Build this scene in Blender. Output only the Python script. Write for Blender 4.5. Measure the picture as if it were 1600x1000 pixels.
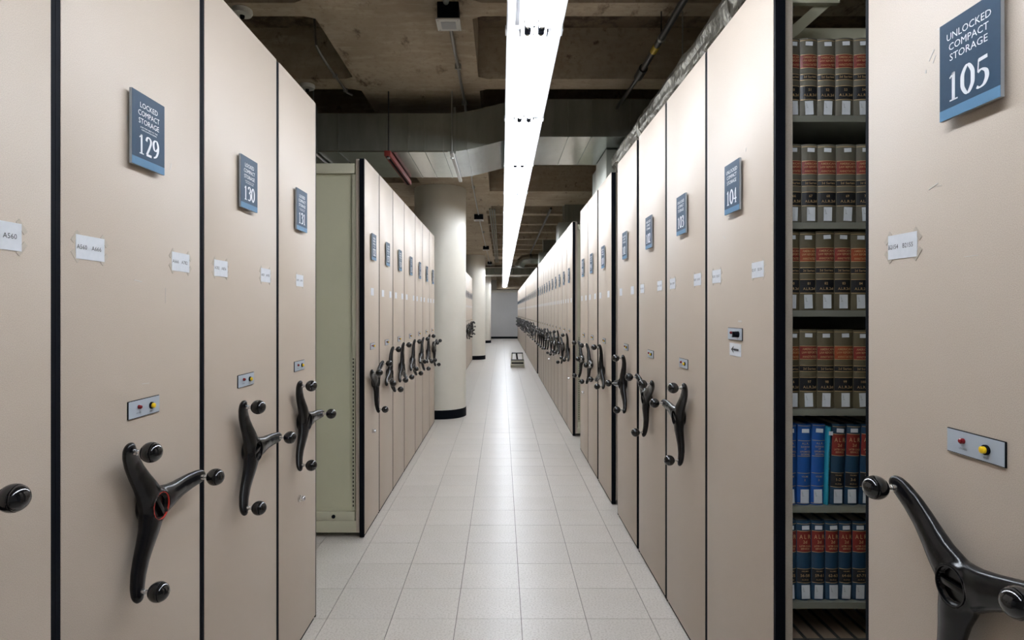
import bpy, bmesh, math, random
from mathutils import Vector, Matrix
PI = math.pi
random.seed(11)
for o in list(bpy.data.objects): bpy.data.objects.remove(o, do_unlink=True)
SC = bpy.context.scene
COL = SC.collection

# ------------------------------------------------------------------ camera, world, exposure
F = 925.0; CH = 1.438
cam_d = bpy.data.cameras.new('camera'); cam = bpy.data.objects.new('camera', cam_d); COL.objects.link(cam)
cam.location = (0, 0, CH); cam.rotation_euler = (PI/2, 0, 0)
cam_d.sensor_width = 36; cam_d.sensor_fit = 'HORIZONTAL'; cam_d.lens = F/1600*36
cam_d.shift_x = 16/1600; cam_d.shift_y = -13/1600
cam_d.clip_start = 0.05; cam_d.clip_end = 100
SC.camera = cam
w = bpy.data.worlds.new('world'); SC.world = w; w.use_nodes = True
w.node_tree.nodes['Background'].inputs[0].default_value = (0.8, 0.85, 1, 1)
w.node_tree.nodes['Background'].inputs[1].default_value = 0.02
vs = SC.view_settings
vs.view_transform = 'Standard'; vs.look = 'None'; vs.gamma = 1; vs.use_curve_mapping = False
vs.exposure = 0.36
TUBE_POWER = 36.0

# ------------------------------------------------------------------ materials
def mat(name, col, rough=0.5, metal=0.0, spec=0.5, noise=None, bump=None, emit=None, coat=0, objrand=0.0, alpha=None):
    m = bpy.data.materials.new(name); m.use_nodes = True
    nt = m.node_tree; N = nt.nodes; L = nt.links; b = N['Principled BSDF']
    b.inputs['Base Color'].default_value = (*col, 1); b.inputs['Roughness'].default_value = rough
    b.inputs['Metallic'].default_value = metal; b.inputs['Specular IOR Level'].default_value = spec
    b.inputs['Coat Weight'].default_value = coat
    tc = N.new('ShaderNodeTexCoord')
    src = None
    if noise:                     # list of (scale(xyz or float), colour2, amount lo, hi)
        base = None
        for (sc, c2, lo, hi) in noise:
            mp = N.new('ShaderNodeMapping')
            mp.inputs['Scale'].default_value = sc if isinstance(sc, tuple) else (sc, sc, sc)
            L.new(tc.outputs['Object'], mp.inputs[0])
            n = N.new('ShaderNodeTexNoise'); n.inputs['Scale'].default_value = 1; n.inputs['Detail'].default_value = 5
            n.inputs['Roughness'].default_value = .65
            L.new(mp.outputs[0], n.inputs['Vector'])
            r = N.new('ShaderNodeMapRange'); r.inputs[1].default_value = lo; r.inputs[2].default_value = hi
            L.new(n.outputs['Fac'], r.inputs[0])
            mx = N.new('ShaderNodeMix'); mx.data_type = 'RGBA'
            L.new(r.outputs[0], mx.inputs[0])
            if base is None: mx.inputs[6].default_value = (*col, 1)
            else: L.new(base, mx.inputs[6])
            mx.inputs[7].default_value = (*c2, 1)
            base = mx.outputs[2]
        src = base
    if objrand:
        oi = N.new('ShaderNodeObjectInfo'); r = N.new('ShaderNodeMapRange')
        r.inputs[3].default_value = 1-objrand; r.inputs[4].default_value = 1+objrand*.4
        L.new(oi.outputs['Random'], r.inputs[0])
        mx = N.new('ShaderNodeMix'); mx.data_type = 'RGBA'; mx.blend_type = 'MULTIPLY'; mx.inputs[0].default_value = 1
        if src: L.new(src, mx.inputs[6])
        else: mx.inputs[6].default_value = (*col, 1)
        L.new(r.outputs[0], mx.inputs[7]); src = mx.outputs[2]
    if src: L.new(src, b.inputs['Base Color'])
    if bump:
        sc, st, dist = bump
        mp = N.new('ShaderNodeMapping'); mp.inputs['Scale'].default_value = sc if isinstance(sc, tuple) else (sc, sc, sc)
        L.new(tc.outputs['Object'], mp.inputs[0])
        n = N.new('ShaderNodeTexNoise'); n.inputs['Scale'].default_value = 1; n.inputs['Detail'].default_value = 4
        L.new(mp.outputs[0], n.inputs['Vector'])
        bp = N.new('ShaderNodeBump'); bp.inputs['Strength'].default_value = st; bp.inputs['Distance'].default_value = dist
        L.new(n.outputs['Fac'], bp.inputs['Height']); L.new(bp.outputs[0], b.inputs['Normal'])
    if emit:
        b.inputs['Emission Color'].default_value = (*emit[0], 1); b.inputs['Emission Strength'].default_value = emit[1]
    return m

M = {}
M['panel'] = mat('beige_speckled_laminate', (.555, .475, .395), .46, spec=.45,
                 noise=[(2.2, (.575, .495, .415), .4, .8), (620, (.40, .325, .255), .40, .72)], bump=(600, .10, .0006))
M['black'] = mat('black_rubber', (.004, .005, .008), .6, spec=.06)
M['cream'] = mat('cream_green_enamel', (.50, .48, .36), .4, noise=[(3, (.46, .45, .34), .4, .7)])
M['sage'] = mat('sage_enamel', (.58, .565, .415), .42, noise=[(2, (.55, .54, .40), .4, .7)])
M['taupe'] = mat('taupe_enamel', (.50, .43, .36), .45, noise=[(300, (.40, .34, .28), .45, .75)])
M['shelf'] = mat('grey_shelf_enamel', (.17, .17, .14), .5)
M['back'] = mat('dark_cover_and_shade', (.05, .05, .045), .6)  # shade behind the shelves put into the colour; also dark book covers
M['plastic'] = mat('black_moulded_plastic', (.004, .004, .005), .22, spec=.35)
M['knob'] = mat('black_glossy_knob', (.006, .006, .007), .1, coat=.3)
M['chrome'] = mat('bright_steel', (.7, .7, .7), .22, metal=1)
M['red_ring'] = mat('red_plastic_ring', (.5, .03, .015), .4)
M['navy'] = mat('navy_sign_face', (.020, .050, .090), .45, spec=.12, noise=[(60, (.017, .044, .082), .4, .7)])
M['signback'] = mat('grey_acrylic_edge', (.30, .32, .34), .3)
M['band'] = mat('blue_sign_band', (.085, .19, .31), .45, spec=.15)
M['white'] = mat('white_lettering', (.78, .80, .84), .4)
M['paper'] = mat('white_paper', (.72, .74, .78), .7, noise=[(40, (.66, .69, .73), .4, .7)])
M['ink'] = mat('grey_black_ink', (.03, .03, .035), .7)
M['tape'] = mat('clear_tape_film', (.46, .41, .34), .3)
M['plate'] = mat('pale_steel_control_plate', (.42, .47, .53), .35)
M['redlamp'] = mat('dark_red_lens', (.18, .006, .01), .2)
M['yellow'] = mat('yellow_button', (.85, .55, .01), .3)
M['scuff'] = mat('pale_tape_residue', (.55, .53, .5), .5)
M['concrete'] = mat('board_formed_concrete', (.42, .345, .25), .85,
    noise=[(1.3, (.29, .225, .15), .42, .68), ((3, 14, 14), (.50, .42, .31), .5, .75), ((9, 3.5, 9), (.13, .09, .06), .60, .70), (22, (.30, .235, .16), .5, .75)],
    bump=((6, 25, 25), .5, .006))
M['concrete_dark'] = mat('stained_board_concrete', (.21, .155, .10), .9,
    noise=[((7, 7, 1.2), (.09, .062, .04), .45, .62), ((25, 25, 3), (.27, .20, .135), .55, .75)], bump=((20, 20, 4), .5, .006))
M['paint'] = mat('cream_painted_column', (.74, .71, .63), .33, noise=[(4, (.71, .68, .60), .4, .7)], bump=(12, .08, .002))
M['wall'] = mat('grey_painted_wall', (.62, .61, .60), .6, noise=[(1, (.59, .58, .57), .4, .7)])
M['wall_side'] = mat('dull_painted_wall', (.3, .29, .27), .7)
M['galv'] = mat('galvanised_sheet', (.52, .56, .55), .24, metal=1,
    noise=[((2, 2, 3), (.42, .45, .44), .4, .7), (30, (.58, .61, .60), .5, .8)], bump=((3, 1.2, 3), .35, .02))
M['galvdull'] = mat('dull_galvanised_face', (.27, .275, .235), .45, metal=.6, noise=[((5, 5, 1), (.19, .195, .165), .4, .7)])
M['foil'] = mat('crinkled_foil_wrap', (.20, .185, .15), .38, metal=.6, noise=[(6, (.10, .09, .07), .4, .65)], bump=((9, 14, 9), 1.0, .03))
M['redsteel'] = mat('red_primed_strut', (.20, .022, .014), .5)
M['conduit'] = mat('zinc_conduit', (.42, .42, .40), .35, metal=.8)
M['blackpipe'] = mat('black_iron_pipe', (.018, .017, .016), .35)
M['tagyellow'] = mat('yellow_pipe_tag', (.5, .36, .03), .5)
M['lampwhite'] = mat('white_reflector_enamel', (.85, .87, .9), .35)
M['lampside'] = mat('grey_fixture_side', (.45, .47, .5), .4)
M['tube'] = mat('lit_fluorescent_tube', (1, 1, 1), .3, emit=((.91, .96, 1.03), TUBE_POWER))
M['plasterwhite'] = mat('white_device_plastic', (.62, .62, .58), .5)
M['grille'] = mat('grey_speaker_grille', (.40, .41, .42), .5, bump=(900, .5, .002))
M['tread'] = mat('black_ribbed_tread', (.012, .012, .012), .6, bump=((4, 160, 4), .6, .002))
M['stool'] = mat('cream_stool_steel', (.50, .48, .38), .4)
def tile_mat():
    m = mat('vinyl_tile', (.59, .55, .50), .33, spec=.5,
        noise=[(3, (.62, .58, .535), .4, .7), ((110, 110, 110), (.42, .38, .33), .46, .70), ((25, 4, 1), (.30, .27, .24), .74, .79)],
        objrand=.045, bump=((2.0, 2.0, 2.0), .12, .004))
    return m
M['tile'] = tile_mat()
M['grout'] = mat('dark_tile_joint', (.07, .06, .05), .9)
M['olive'] = mat('olive_grey_buckram', (.115, .105, .078), .55, bump=(700, .2, .0005), objrand=.15)
M['brownbook'] = mat('brown_olive_buckram', (.10, .082, .045), .55, bump=(700, .2, .0005), objrand=.15)
M['blue'] = mat('bright_blue_buckram', (.008, .075, .30), .45, bump=(700, .2, .0005))
M['teal'] = mat('turquoise_paper_cover', (.02, .30, .42), .5)
M['darkblue'] = mat('dark_blue_buckram', (.008, .045, .095), .45, bump=(700, .2, .0005), objrand=.15)
M['redpanel'] = mat('red_title_panel', (.20, .018, .012), .4)
M['rustpanel'] = mat('rust_red_title_panel', (.26, .045, .012), .4)
M['blackpanel'] = mat('black_title_panel', (.008, .009, .013), .35)
M['gold'] = mat('gold_tooling', (.62, .42, .22), .35, metal=.4)
M['pages'] = mat('cream_page_edges', (.42, .34, .25), .8, noise=[((300, 8, 8), (.33, .26, .19), .4, .7)])
M['greypages'] = mat('grey_page_edges', (.42, .41, .38), .8)
M['buff'] = mat('buff_book_top', (.30, .22, .155), .7, noise=[((90, 3, 3), (.25, .18, .125), .4, .7)])

# ------------------------------------------------------------------ mesh helpers
class MB:
    def __init__(s): s.v = []; s.f = []; s.sm = []
    def quad(s, pts, sm=False):
        n = len(s.v); s.v += [tuple(p) for p in pts]; s.f.append(tuple(range(n, n+len(pts)))); s.sm.append(sm)
    def box(s, x0, x1, y0, y1, z0, z1, mtx=None):
        n = len(s.v)
        P = [(x0,y0,z0),(x1,y0,z0),(x1,y1,z0),(x0,y1,z0),(x0,y0,z1),(x1,y0,z1),(x1,y1,z1),(x0,y1,z1)]
        if mtx is not None: P = [tuple(mtx @ Vector(p)) for p in P]
        s.v += P
        for q in ((0,3,2,1),(4,5,6,7),(0,1,5,4),(1,2,6,5),(2,3,7,6),(3,0,4,7)):
            s.f.append(tuple(n+i for i in q)); s.sm.append(False)
        return s
    def bar(s, p, q, wx, wz):       # square bar from p to q
        p = Vector(p); q = Vector(q); d = (q-p); L = d.length
        m = Matrix.Translation(p) @ d.to_track_quat('Y', 'Z').to_matrix().to_4x4()
        return s.box(-wx/2, wx/2, 0, L, -wz/2, wz/2, m)
    def tube(s, pts, r, n=12, caps=True):
        pts = [Vector(p) for p in pts]; rr = r if isinstance(r, (list, tuple)) else [r]*len(pts)
        rings = []; up = None
        for i, p in enumerate(pts):
            if i == 0: d = pts[1]-p
            elif i == len(pts)-1: d = p-pts[i-1]
            else: d = (pts[i+1]-p).normalized()+(p-pts[i-1]).normalized()
            d.normalize()
            if up is None: up = d.orthogonal().normalized()
            up = (up - d*up.dot(d)).normalized(); sd = d.cross(up)
            base = len(s.v)
            for k in range(n):
                a = 2*PI*k/n; s.v.append(tuple(p + (up*math.cos(a)+sd*math.sin(a))*rr[i]))
            rings.append(base)
        for a, b in zip(rings, rings[1:]):
            for k in range(n):
                s.f.append((a+k, a+(k+1)%n, b+(k+1)%n, b+k)); s.sm.append(True)
        if caps:
            s.f.append(tuple(rings[0]+k for k in reversed(range(n)))); s.sm.append(False)
            s.f.append(tuple(rings[-1]+k for k in range(n))); s.sm.append(False)
        return s
    def lathe(s, prof, c, ax='z', n=24):      # prof = [(r, t)] along axis
        rings = []
        for r, t in prof:
            base = len(s.v)
            for k in range(n):
                a = 2*PI*k/n; u, v_ = r*math.cos(a), r*math.sin(a)
                if ax == 'z': p = (u, v_, t)
                elif ax == 'y': p = (u, t, v_)
                else: p = (t, u, v_)
                s.v.append((c[0]+p[0], c[1]+p[1], c[2]+p[2]))
            rings.append(base)
        for a, b in zip(rings, rings[1:]):
            for k in range(n):
                s.f.append((a+k, a+(k+1)%n, b+(k+1)%n, b+k)); s.sm.append(True)
        s.f.append(tuple(rings[0]+k for k in reversed(range(n)))); s.sm.append(False)
        s.f.append(tuple(rings[-1]+k for k in range(n))); s.sm.append(False)
        return s
    def mesh(s, name, m, bevel=0):
        me = bpy.data.meshes.new(name); me.from_pydata(s.v, [], s.f)
        me.polygons.foreach_set('use_smooth', s.sm)
        bm = bmesh.new(); bm.from_mesh(me)
        bmesh.ops.recalc_face_normals(bm, faces=bm.faces)
        if bevel: bmesh.ops.bevel(bm, geom=bm.edges[:], offset=bevel, segments=2, affect='EDGES', profile=.5)
        bm.to_mesh(me); bm.free(); me.set_sharp_from_angle(angle=math.radians(42))
        me.materials.append(M[m] if isinstance(m, str) else m); me.update()
        return me
def put(name, me, parent=None, loc=(0,0,0), rot=(0,0,0), label=None):
    o = bpy.data.objects.new(name, me); COL.objects.link(o); o.location = loc; o.rotation_euler = rot
    if parent is not None: o.parent = parent
    if label: o['label'] = label
    return o
def part(name, mb, m, parent, bevel=0, loc=(0,0,0), rot=(0,0,0), label=None):
    return put(name, mb.mesh(name, m, bevel), parent, loc, rot, label)
def thing(name, label, cat, loc=(0,0,0), rotz=0, group=None):
    o = bpy.data.objects.new(name, None); COL.objects.link(o); o.location = loc; o.rotation_euler = (0,0,rotz)
    o.empty_display_size = .1; o['label'] = label; o['category'] = cat
    if group: o['group'] = group
    return o
def struct(name, me=None):
    o = bpy.data.objects.new(name, me); COL.objects.link(o); o['kind'] = 'structure'; return o
CACHE = {}
def cached(key, fn):
    if key not in CACHE: CACHE[key] = fn()
    return CACHE[key]

# lettering: flat glyph meshes standing in the XZ plane, facing -Y
def text_mesh(s, cap, m, width=None, weight=0.0, align='CENTER', spacing=1.0, vertical=False):
    def mk():
        cu = bpy.data.curves.new('lettering', 'FONT'); cu.body = s; cu.size = 1; cu.resolution_u = 2
        cu.align_x = 'LEFT'; cu.offset = weight; cu.space_character = spacing
        ob = bpy.data.objects.new('lettering', cu); COL.objects.link(ob)
        bpy.context.view_layer.update()
        me = bpy.data.meshes.new_from_object(ob.evaluated_get(bpy.context.evaluated_depsgraph_get()))
        bpy.data.objects.remove(ob)
        xs = [v.co.x for v in me.vertices]; ys = [v.co.y for v in me.vertices]
        if not xs: return me
        k = cap/.69; kx = k
        W = (max(xs)-min(xs))*k
        if width: kx = k*width/W; W = width
        off = {'CENTER': W/2, 'LEFT': 0, 'RIGHT': W}[align]
        for v in me.vertices:
            x = (v.co.x-min(xs))*kx-off; y = v.co.y*k
            v.co = (y, 0, -x) if vertical else (x, 0, y)
        me.materials.clear(); me.materials.append(M[m]); me.name = 'lettering'
        return me
    return cached(('t', s, cap, m, width, weight, align, spacing, vertical), mk)

def join_meshes(lst, name, m):
    bm = bmesh.new()
    for me, (x, y, z) in lst:
        b2 = bmesh.new(); b2.from_mesh(me); bmesh.ops.translate(b2, verts=b2.verts, vec=(x, y, z))
        t = bpy.data.meshes.new('t'); b2.to_mesh(t); b2.free(); bm.from_mesh(t); bpy.data.meshes.remove(t)
    out = bpy.data.meshes.new(name); bm.to_mesh(out); bm.free(); out.materials.append(M[m]); return out

# old-style serif figures drawn with a broad pen
def stroke(mb, pts, thick=.165, thin=.05, closed=False, x0=0, flatw=None, h=1):
    n = len(pts); P = []
    if n > 2:
        seq = []
        rng = n if closed else n-1
        for i in range(rng):
            p0 = pts[(i-1) % n] if closed or i > 0 else pts[0]; p1 = pts[i % n]; p2 = pts[(i+1) % n]
            p3 = pts[(i+2) % n] if closed or i+2 < n else pts[-1]
            for k in range(6):
                t = k/6
                f = lambda a, b, c, d: .5*((2*b)+(-a+c)*t+(2*a-5*b+4*c-d)*t*t+(-a+3*b-3*c+d)*t**3)
                seq.append((f(p0[0],p1[0],p2[0],p3[0]), f(p0[1],p1[1],p2[1],p3[1])))
        if not closed: seq.append(pts[-1])
        P = seq
    else: P = list(pts)
    L, R = [], []
    m = len(P)
    for i, p in enumerate(P):
        a = P[(i-1) % m] if closed or i > 0 else P[0]; b = P[(i+1) % m] if closed or i < m-1 else P[-1]
        dx, dy = b[0]-a[0], b[1]-a[1]; l = math.hypot(dx, dy) or 1; dx /= l; dy /= l
        wd = flatw if flatw else thin+(thick-thin)*abs(dy)**1.3
        L.append((p[0]-dy*wd/2, p[1]+dx*wd/2)); R.append((p[0]+dy*wd/2, p[1]-dx*wd/2))
    rng = m if closed else m-1
    for i in range(rng):
        j = (i+1) % m
        mb.quad([((x0+q[0])*h, 0, q[1]*h) for q in (L[i], L[j], R[j], R[i])])
DIG = {
 '0': [([(.28,.97),(.09,.75),(.06,.5),(.09,.25),(.28,.03),(.47,.25),(.50,.5),(.47,.75)], True, None)],
 '1': [([(.27,.02),(.27,.96)], False, .14), ([(.10,.025),(.46,.025)], False, .05), ([(.10,.80),(.30,.955)], False, .06)],
 '2': [([(.07,.74),(.13,.90),(.27,.965),(.43,.87),(.45,.70),(.33,.45),(.10,.06)], False, None), ([(.07,.06),(.51,.06)], False, .12)],
 '3': [([(.08,.80),(.16,.93),(.30,.965),(.43,.85),(.40,.65),(.22,.54)], False, None), ([(.22,.54),(.42,.48),(.48,.28),(.38,.08),(.20,.02),(.06,.08)], False, None)],
 '4': [([(.38,.02),(.38,.97)], False, .13), ([(.03,.29),(.53,.29)], False, .08), ([(.04,.29),(.36,.95)], False, .05), ([(.25,.025),(.51,.025)], False, .05)],
 '5': [([(.14,.91),(.49,.93)], False, .12), ([(.14,.94),(.11,.53)], False, .05), ([(.11,.53),(.26,.58),(.43,.48),(.47,.28),(.36,.08),(.18,.02),(.06,.07)], False, None)],
 '6': [([(.46,.93),(.25,.83),(.10,.58),(.07,.30),(.16,.08),(.29,.03),(.44,.12),(.48,.30),(.42,.49),(.28,.55),(.12,.42)], False, None)],
 '7': [([(.06,.90),(.51,.90)], False, .12), ([(.48,.88),(.20,.02)], False, .10)],
 '8': [([(.28,.97),(.12,.87),(.12,.66),(.28,.54),(.47,.38),(.47,.13),(.28,.03),(.09,.13),(.09,.38),(.28,.54),(.44,.67),(.44,.87)], True, None)],
 '9': [([(.10,.07),(.31,.17),(.46,.42),(.49,.70),(.40,.92),(.27,.97),(.12,.88),(.08,.70),(.14,.51),(.28,.45),(.44,.58)], False, None)],
}
def number_mesh(s, h):
    def mk():
        mb = MB(); adv = .60
        for i, c in enumerate(s):
            for pts, cl, fw in DIG[c]:
                stroke(mb, pts, closed=cl, flatw=fw, x0=i*adv-len(s)*adv/2, h=h)
        me = bpy.data.meshes.new('number'); me.from_pydata(mb.v, [], mb.f)
        bm = bmesh.new(); bm.from_mesh(me)
        bm.normal_update()
        for f in bm.faces:
            if f.normal.y > 0: f.normal_flip()
        bm.to_mesh(me); bm.free(); me.materials.append(M['white']); return me
    return cached(('n', s, h), mk)

# ------------------------------------------------------------------ floor
floor = struct('floor', MB().box(-4, 4, -2.2, 31.9, -.12, -.004).mesh('floor', 'grout'))
TP = .3035; TX0 = .0908; TY0 = 2.772
tile_me = MB().box(-TP/2+.0014, TP/2-.0014, -TP/2+.0009, TP/2-.0009, -.004, 0).mesh('floor_tile', 'tile')
for j in range(-8, 17):
    for i in range(-6, 5):
        put('floor_tile', tile_me, floor, (TX0+TP*(i+.5), TY0+TP*(j+.5), random.uniform(-.0002, .0001)),
            (random.uniform(-.0016, .0016), random.uniform(-.0010, .0010), 0))
mb = MB()
for j in range(17, 96):
    for i in range(-6, 5):
        x = TX0+TP*(i+.5); y = TY0+TP*(j+.5)
        if y > 31.7: continue
        mb.box(x-TP/2+.0010, x+TP/2-.0010, y-TP/2+.0010, y+TP/2-.0010, -.004, 0)
o = part('distant_floor_tiles', mb, 'tile', floor); o['kind'] = 'stuff'
mb = MB()
for (a, b) in ((-4, TX0-TP*6), (TX0+TP*5, 4)):
    n = round((b-a)/TP)
    for j in range(-16, 96):
        for i in range(n):
            mb.box(a+(b-a)*i/n+.001, a+(b-a)*(i+1)/n-.001, TY0+TP*j+.001, TY0+TP*(j+1)-.001, -.004, 0)
for j in range(-16, -8):
    for i in range(-6, 5):
        mb.box(TX0+TP*i+.001, TX0+TP*(i+1)-.001, TY0+TP*j+.001, TY0+TP*(j+1)-.001, -.004, 0)
o = part('outer_floor_tiles', mb, 'tile', floor); o['kind'] = 'stuff'

# ------------------------------------------------------------------ walls and ceiling
YE = 31.8
back = struct('wall_back', MB().box(-4, 4, YE, YE+.15, 0, 3.14).mesh('wall_back', 'wall'))
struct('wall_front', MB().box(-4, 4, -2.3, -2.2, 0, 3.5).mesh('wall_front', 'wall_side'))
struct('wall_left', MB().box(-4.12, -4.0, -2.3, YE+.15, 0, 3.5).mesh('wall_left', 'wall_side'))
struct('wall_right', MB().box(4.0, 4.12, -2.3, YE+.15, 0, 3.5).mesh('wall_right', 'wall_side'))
struct('baseboard_back', MB().box(-4, 4, YE-.012, YE, 0, .10).mesh('baseboard_back', 'black'))
struct('trim_1', MB().box(-4, 4, YE-.06, YE, 2.46, 2.60).mesh('trim_1', 'paint'))
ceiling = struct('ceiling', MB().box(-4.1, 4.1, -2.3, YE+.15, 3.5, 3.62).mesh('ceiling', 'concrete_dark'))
SOF = 3.14; BL, BR = -1.08, -.17
part('concrete_girder', MB().box(BL, BR, -2.2, 10.0, SOF, 3.5), 'concrete', ceiling, label='wide board-marked concrete girder along the aisle')
part('concrete_girder', MB().box(BL, BR-.09, 10.0, YE, SOF, 3.5), 'concrete', ceiling)
part('concrete_beam', MB().box(BR, 4, 8.37, 9.54, SOF, 3.5), 'concrete', ceiling)
part('concrete_beam', MB().box(-4, BL, 7.83, 9.54, SOF, 3.5), 'concrete', ceiling)
part('concrete_beam', MB().box(BR-.09, 4, 18.2, 19.3, SOF, 3.5), 'concrete', ceiling)
part('concrete_beam', MB().box(-4, BL, 17.6, 19.3, SOF, 3.5), 'concrete', ceiling)
part('concrete_beam', MB().box(BR-.09, 4, 30.9, YE, 2.62, 3.5), 'concrete', ceiling)
part('concrete_beam', MB().box(-4, BL, 30.9, YE, 2.62, 3.5), 'concrete', ceiling)
def joist(x0, x1, y0, y1):
    mb = MB(); d = .03                       # ribs taper a little upward
    n = len(mb.v)
    P = [(x0,y0,SOF),(x1,y0,SOF),(x1,y1,SOF),(x0,y1,SOF),(x0,y0-d,3.5),(x1,y0-d,3.5),(x1,y1+d,3.5),(x0,y1+d,3.5)]
    mb.v += P
    for q in ((0,3,2,1),(4,5,6,7),(0,1,5,4),(1,2,6,5),(2,3,7,6),(3,0,4,7)): mb.f.append(q); mb.sm.append(False)
    part('concrete_joist', mb, 'concrete', ceiling)
near = [(-1.1,-.93),(0,.17),(1.07,1.24),(2.17,2.33),(3.263,3.41),(4.33,4.53),(5.45,5.65),(6.6,6.8)]
for a, b in near:
    joist(BR, 4, a, b); joist(-4, BL, a, b)
y = 10.3
while y < 17.6:
    joist(BR-.09, 4, y, y+.2); joist(-4, BL, y, y+.2); y += 1.17
y = 20.3
while y < 30:
    joist(BR-.09, 4, y, y+.2); joist(-4, BL, y, y+.2); y += 1.17
# haunched corners where joists meet the girder
mbh = MB()
for a, b in near[3:6]:
    for (yy, dy) in ((a, -1), (b, 1)):
        for (xx, dx) in ((BR, 1), (BL, -1)):
            mbh.quad([(xx, yy, SOF+.001), (xx+dx*.06, yy, SOF+.001), (xx, yy+dy*.035, SOF+.001)])
part('joist_haunch', mbh, 'concrete', ceiling)

# ------------------------------------------------------------------ columns
for k, (cy, lab) in enumerate([(8.25, 'nearest and largest round cream column beside the left shelving'),
                               (18.0, 'second round cream column down the aisle, behind the nearest one'),
                               (27.4, 'farthest and thinnest looking cream column by the end wall')]):
    c = thing('round_column', lab, 'column', (-.856, cy, 0))
    part('shaft', MB().lathe([(.357, 0), (.357, SOF)], (0,0,0), n=64), 'paint', c)
    part('base_trim', MB().lathe([(.361, 0), (.361, .118), (.358, .12)], (0,0,0), n=64), 'black', c)

# ------------------------------------------------------------------ handle and small hardware meshes
HUBZ = .966
def handle_mesh():
    mb = MB()
    mb.lathe([(.035, 0.0), (.040, -.008), (.042, -.03), (.040, -.040), (.036, -.046), (.0, -.047)], (0,0,0), 'y', 32)
    for k in range(3):
        a = 2*PI*k/3
        ca, sa = math.cos(a), math.sin(a)
        ts = [0, .08, .16, .28, .42, .58, .74, .88, .96, 1.0, 1.02]
        hw = [.038, .042, .039, .033, .0285, .0255, .0235, .0215, .0185, .012, .004]
        hd = [.022, .022, .021, .019, .017, .015, .014, .013, .012, .008, .002]
        cc = [.025, .025, .026, .028, .027, .026, .028, .033, .038, .040, .041]
        R = .211; n = 20; rings = []
        for t, w_, d_, c_ in zip(ts, hw, hd, cc):
            base = len(mb.v)
            for q in range(n):
                u = 2*PI*q/n
                x, z = t*R, w_*math.cos(u); yy = -c_-d_*math.sin(u)
                mb.v.append((x*ca-z*sa, yy, x*sa+z*ca))
            rings.append(base)
        for a_, b_ in zip(rings, rings[1:]):
            for q in range(n): mb.f.append((a_+q, a_+(q+1)%n, b_+(q+1)%n, b_+q)); mb.sm.append(True)
        mb.f.append(tuple(rings[0]+q for q in reversed(range(n)))); mb.sm.append(True)
        mb.f.append(tuple(rings[-1]+q for q in range(n))); mb.sm.append(True)
    me = mb.mesh('crank_handle', 'plastic')
    ob = bpy.data.objects.new('tmp', me); COL.objects.link(ob)
    r = ob.modifiers.new('r', 'REMESH'); r.mode = 'VOXEL'; r.voxel_size = .0032
    s = ob.modifiers.new('s', 'SMOOTH'); s.iterations = 9; s.factor = .6
    bpy.context.view_layer.update()
    out = bpy.data.meshes.new_from_object(ob.evaluated_get(bpy.context.evaluated_depsgraph_get()))
    bpy.data.objects.remove(ob)
    for v in out.vertices:
        r_ = math.hypot(v.co.x, v.co.z)
        if v.co.y < -.028 and r_ < .0315: v.co.y = -.035
    out.polygons.foreach_set('use_smooth', [True]*len(out.polygons)); out.update(); out.name = 'crank_handle'
    return out
HANDLE = handle_mesh()
def ball_prof():
    P = []
    for k in range(17):
        a = PI*k/16; t = -.0235*math.cos(a)*1.0; r = .0232*math.sin(a)
        P.append((max(r, .0006), t))
        if k == 6: P += [(r*1.0, t+.0012), (r-.0011, t+.0014), (r-.0011, t+.0024), (r+.0007, t+.0026)]
    return P
KNOB = MB().lathe([(r, -.084-t*-1) for r, t in ball_prof()], (0,0,0), 'y', 28).mesh('knob', 'knob')
STEM = MB().lathe([(.0070, -.046), (.0070, -.053), (.0048, -.0535), (.0048, -.066)], (0,0,0), 'y', 14).mesh('knob_stem', 'chrome')
def ring(mb, r, w_, yc, n=32):
    mb.lathe([(r, yc+.002), (r, yc-w_), (r-w_, yc-w_), (r-w_, yc+.002)], (0,0,0), 'y', n); mb.f = mb.f[:-2]; mb.sm = mb.sm[:-2]; return mb
RIM = ring(MB(), .0335, .0022, -.0445).mesh('cap_rim', 'plastic')
RIMRED = ring(MB(), .0330, .0013, -.0445).mesh('cap_rim', 'red_ring')
BAR = MB().box(-.0300, .0300, -.0435, -.035, -.0055, .0055).mesh('cap_bar', 'plastic', .0015)
PLATE = MB().box(-.063, .063, -.0028, 0, -.0215, .0215).mesh('control_plate', 'black', .001)
PFACE = MB().box(-.0615, .0615, -.0036, -.0028, -.0200, .0200).mesh('plate_face', 'plate')
LAMP = MB().lathe([(.005, -.0036), (.005, -.009), (.003, -.011)], (0,0,0), 'y', 14).mesh('lamp_lens', 'redlamp')
COLLAR = MB().lathe([(.0085, -.0036), (.0085, -.007), (.0062, -.008)], (0,0,0), 'y', 18).mesh('button_collar', 'black')
BUTTON = MB().lathe([(.0060, -.007), (.0060, -.0125), (.0045, -.0135)], (0,0,0), 'y', 18).mesh('reset_button', 'yellow')
def mirror_z(me): return me
SIGNM = MB().box(-.06625, .06625, -.0135, -.0075, -.0875, .0875).mesh('sign_plate', 'signback')
SIGNF = MB().box(-.0660, .0660, -.0140, -.0135, -.0685, .0873).mesh('sign_face', 'navy')
BANDM = MB().box(-.0660, .0660, -.0140, -.0135, -.0873, -.0687).mesh('blue_band', 'band')
SPACER = MB().box(-.03, .03, -.0075, 0, -.05, .05).mesh('mounting_pad', 'black')
CARD = MB().box(-.0435, .0435, -.0012, 0, -.0250, .0250).mesh('label_card', 'paper')
LOCK = MB().lathe([(.015, 0), (.015, -.006), (.011, -.008), (.011, -.022), (.009, -.025)], (0,0,0), 'y', 20).mesh('lock_cylinder', 'chrome')
SLOT = MB().box(-.0015, .0015, -.0258, -.025, -.006, .006).mesh('key_slot', 'black')

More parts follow.
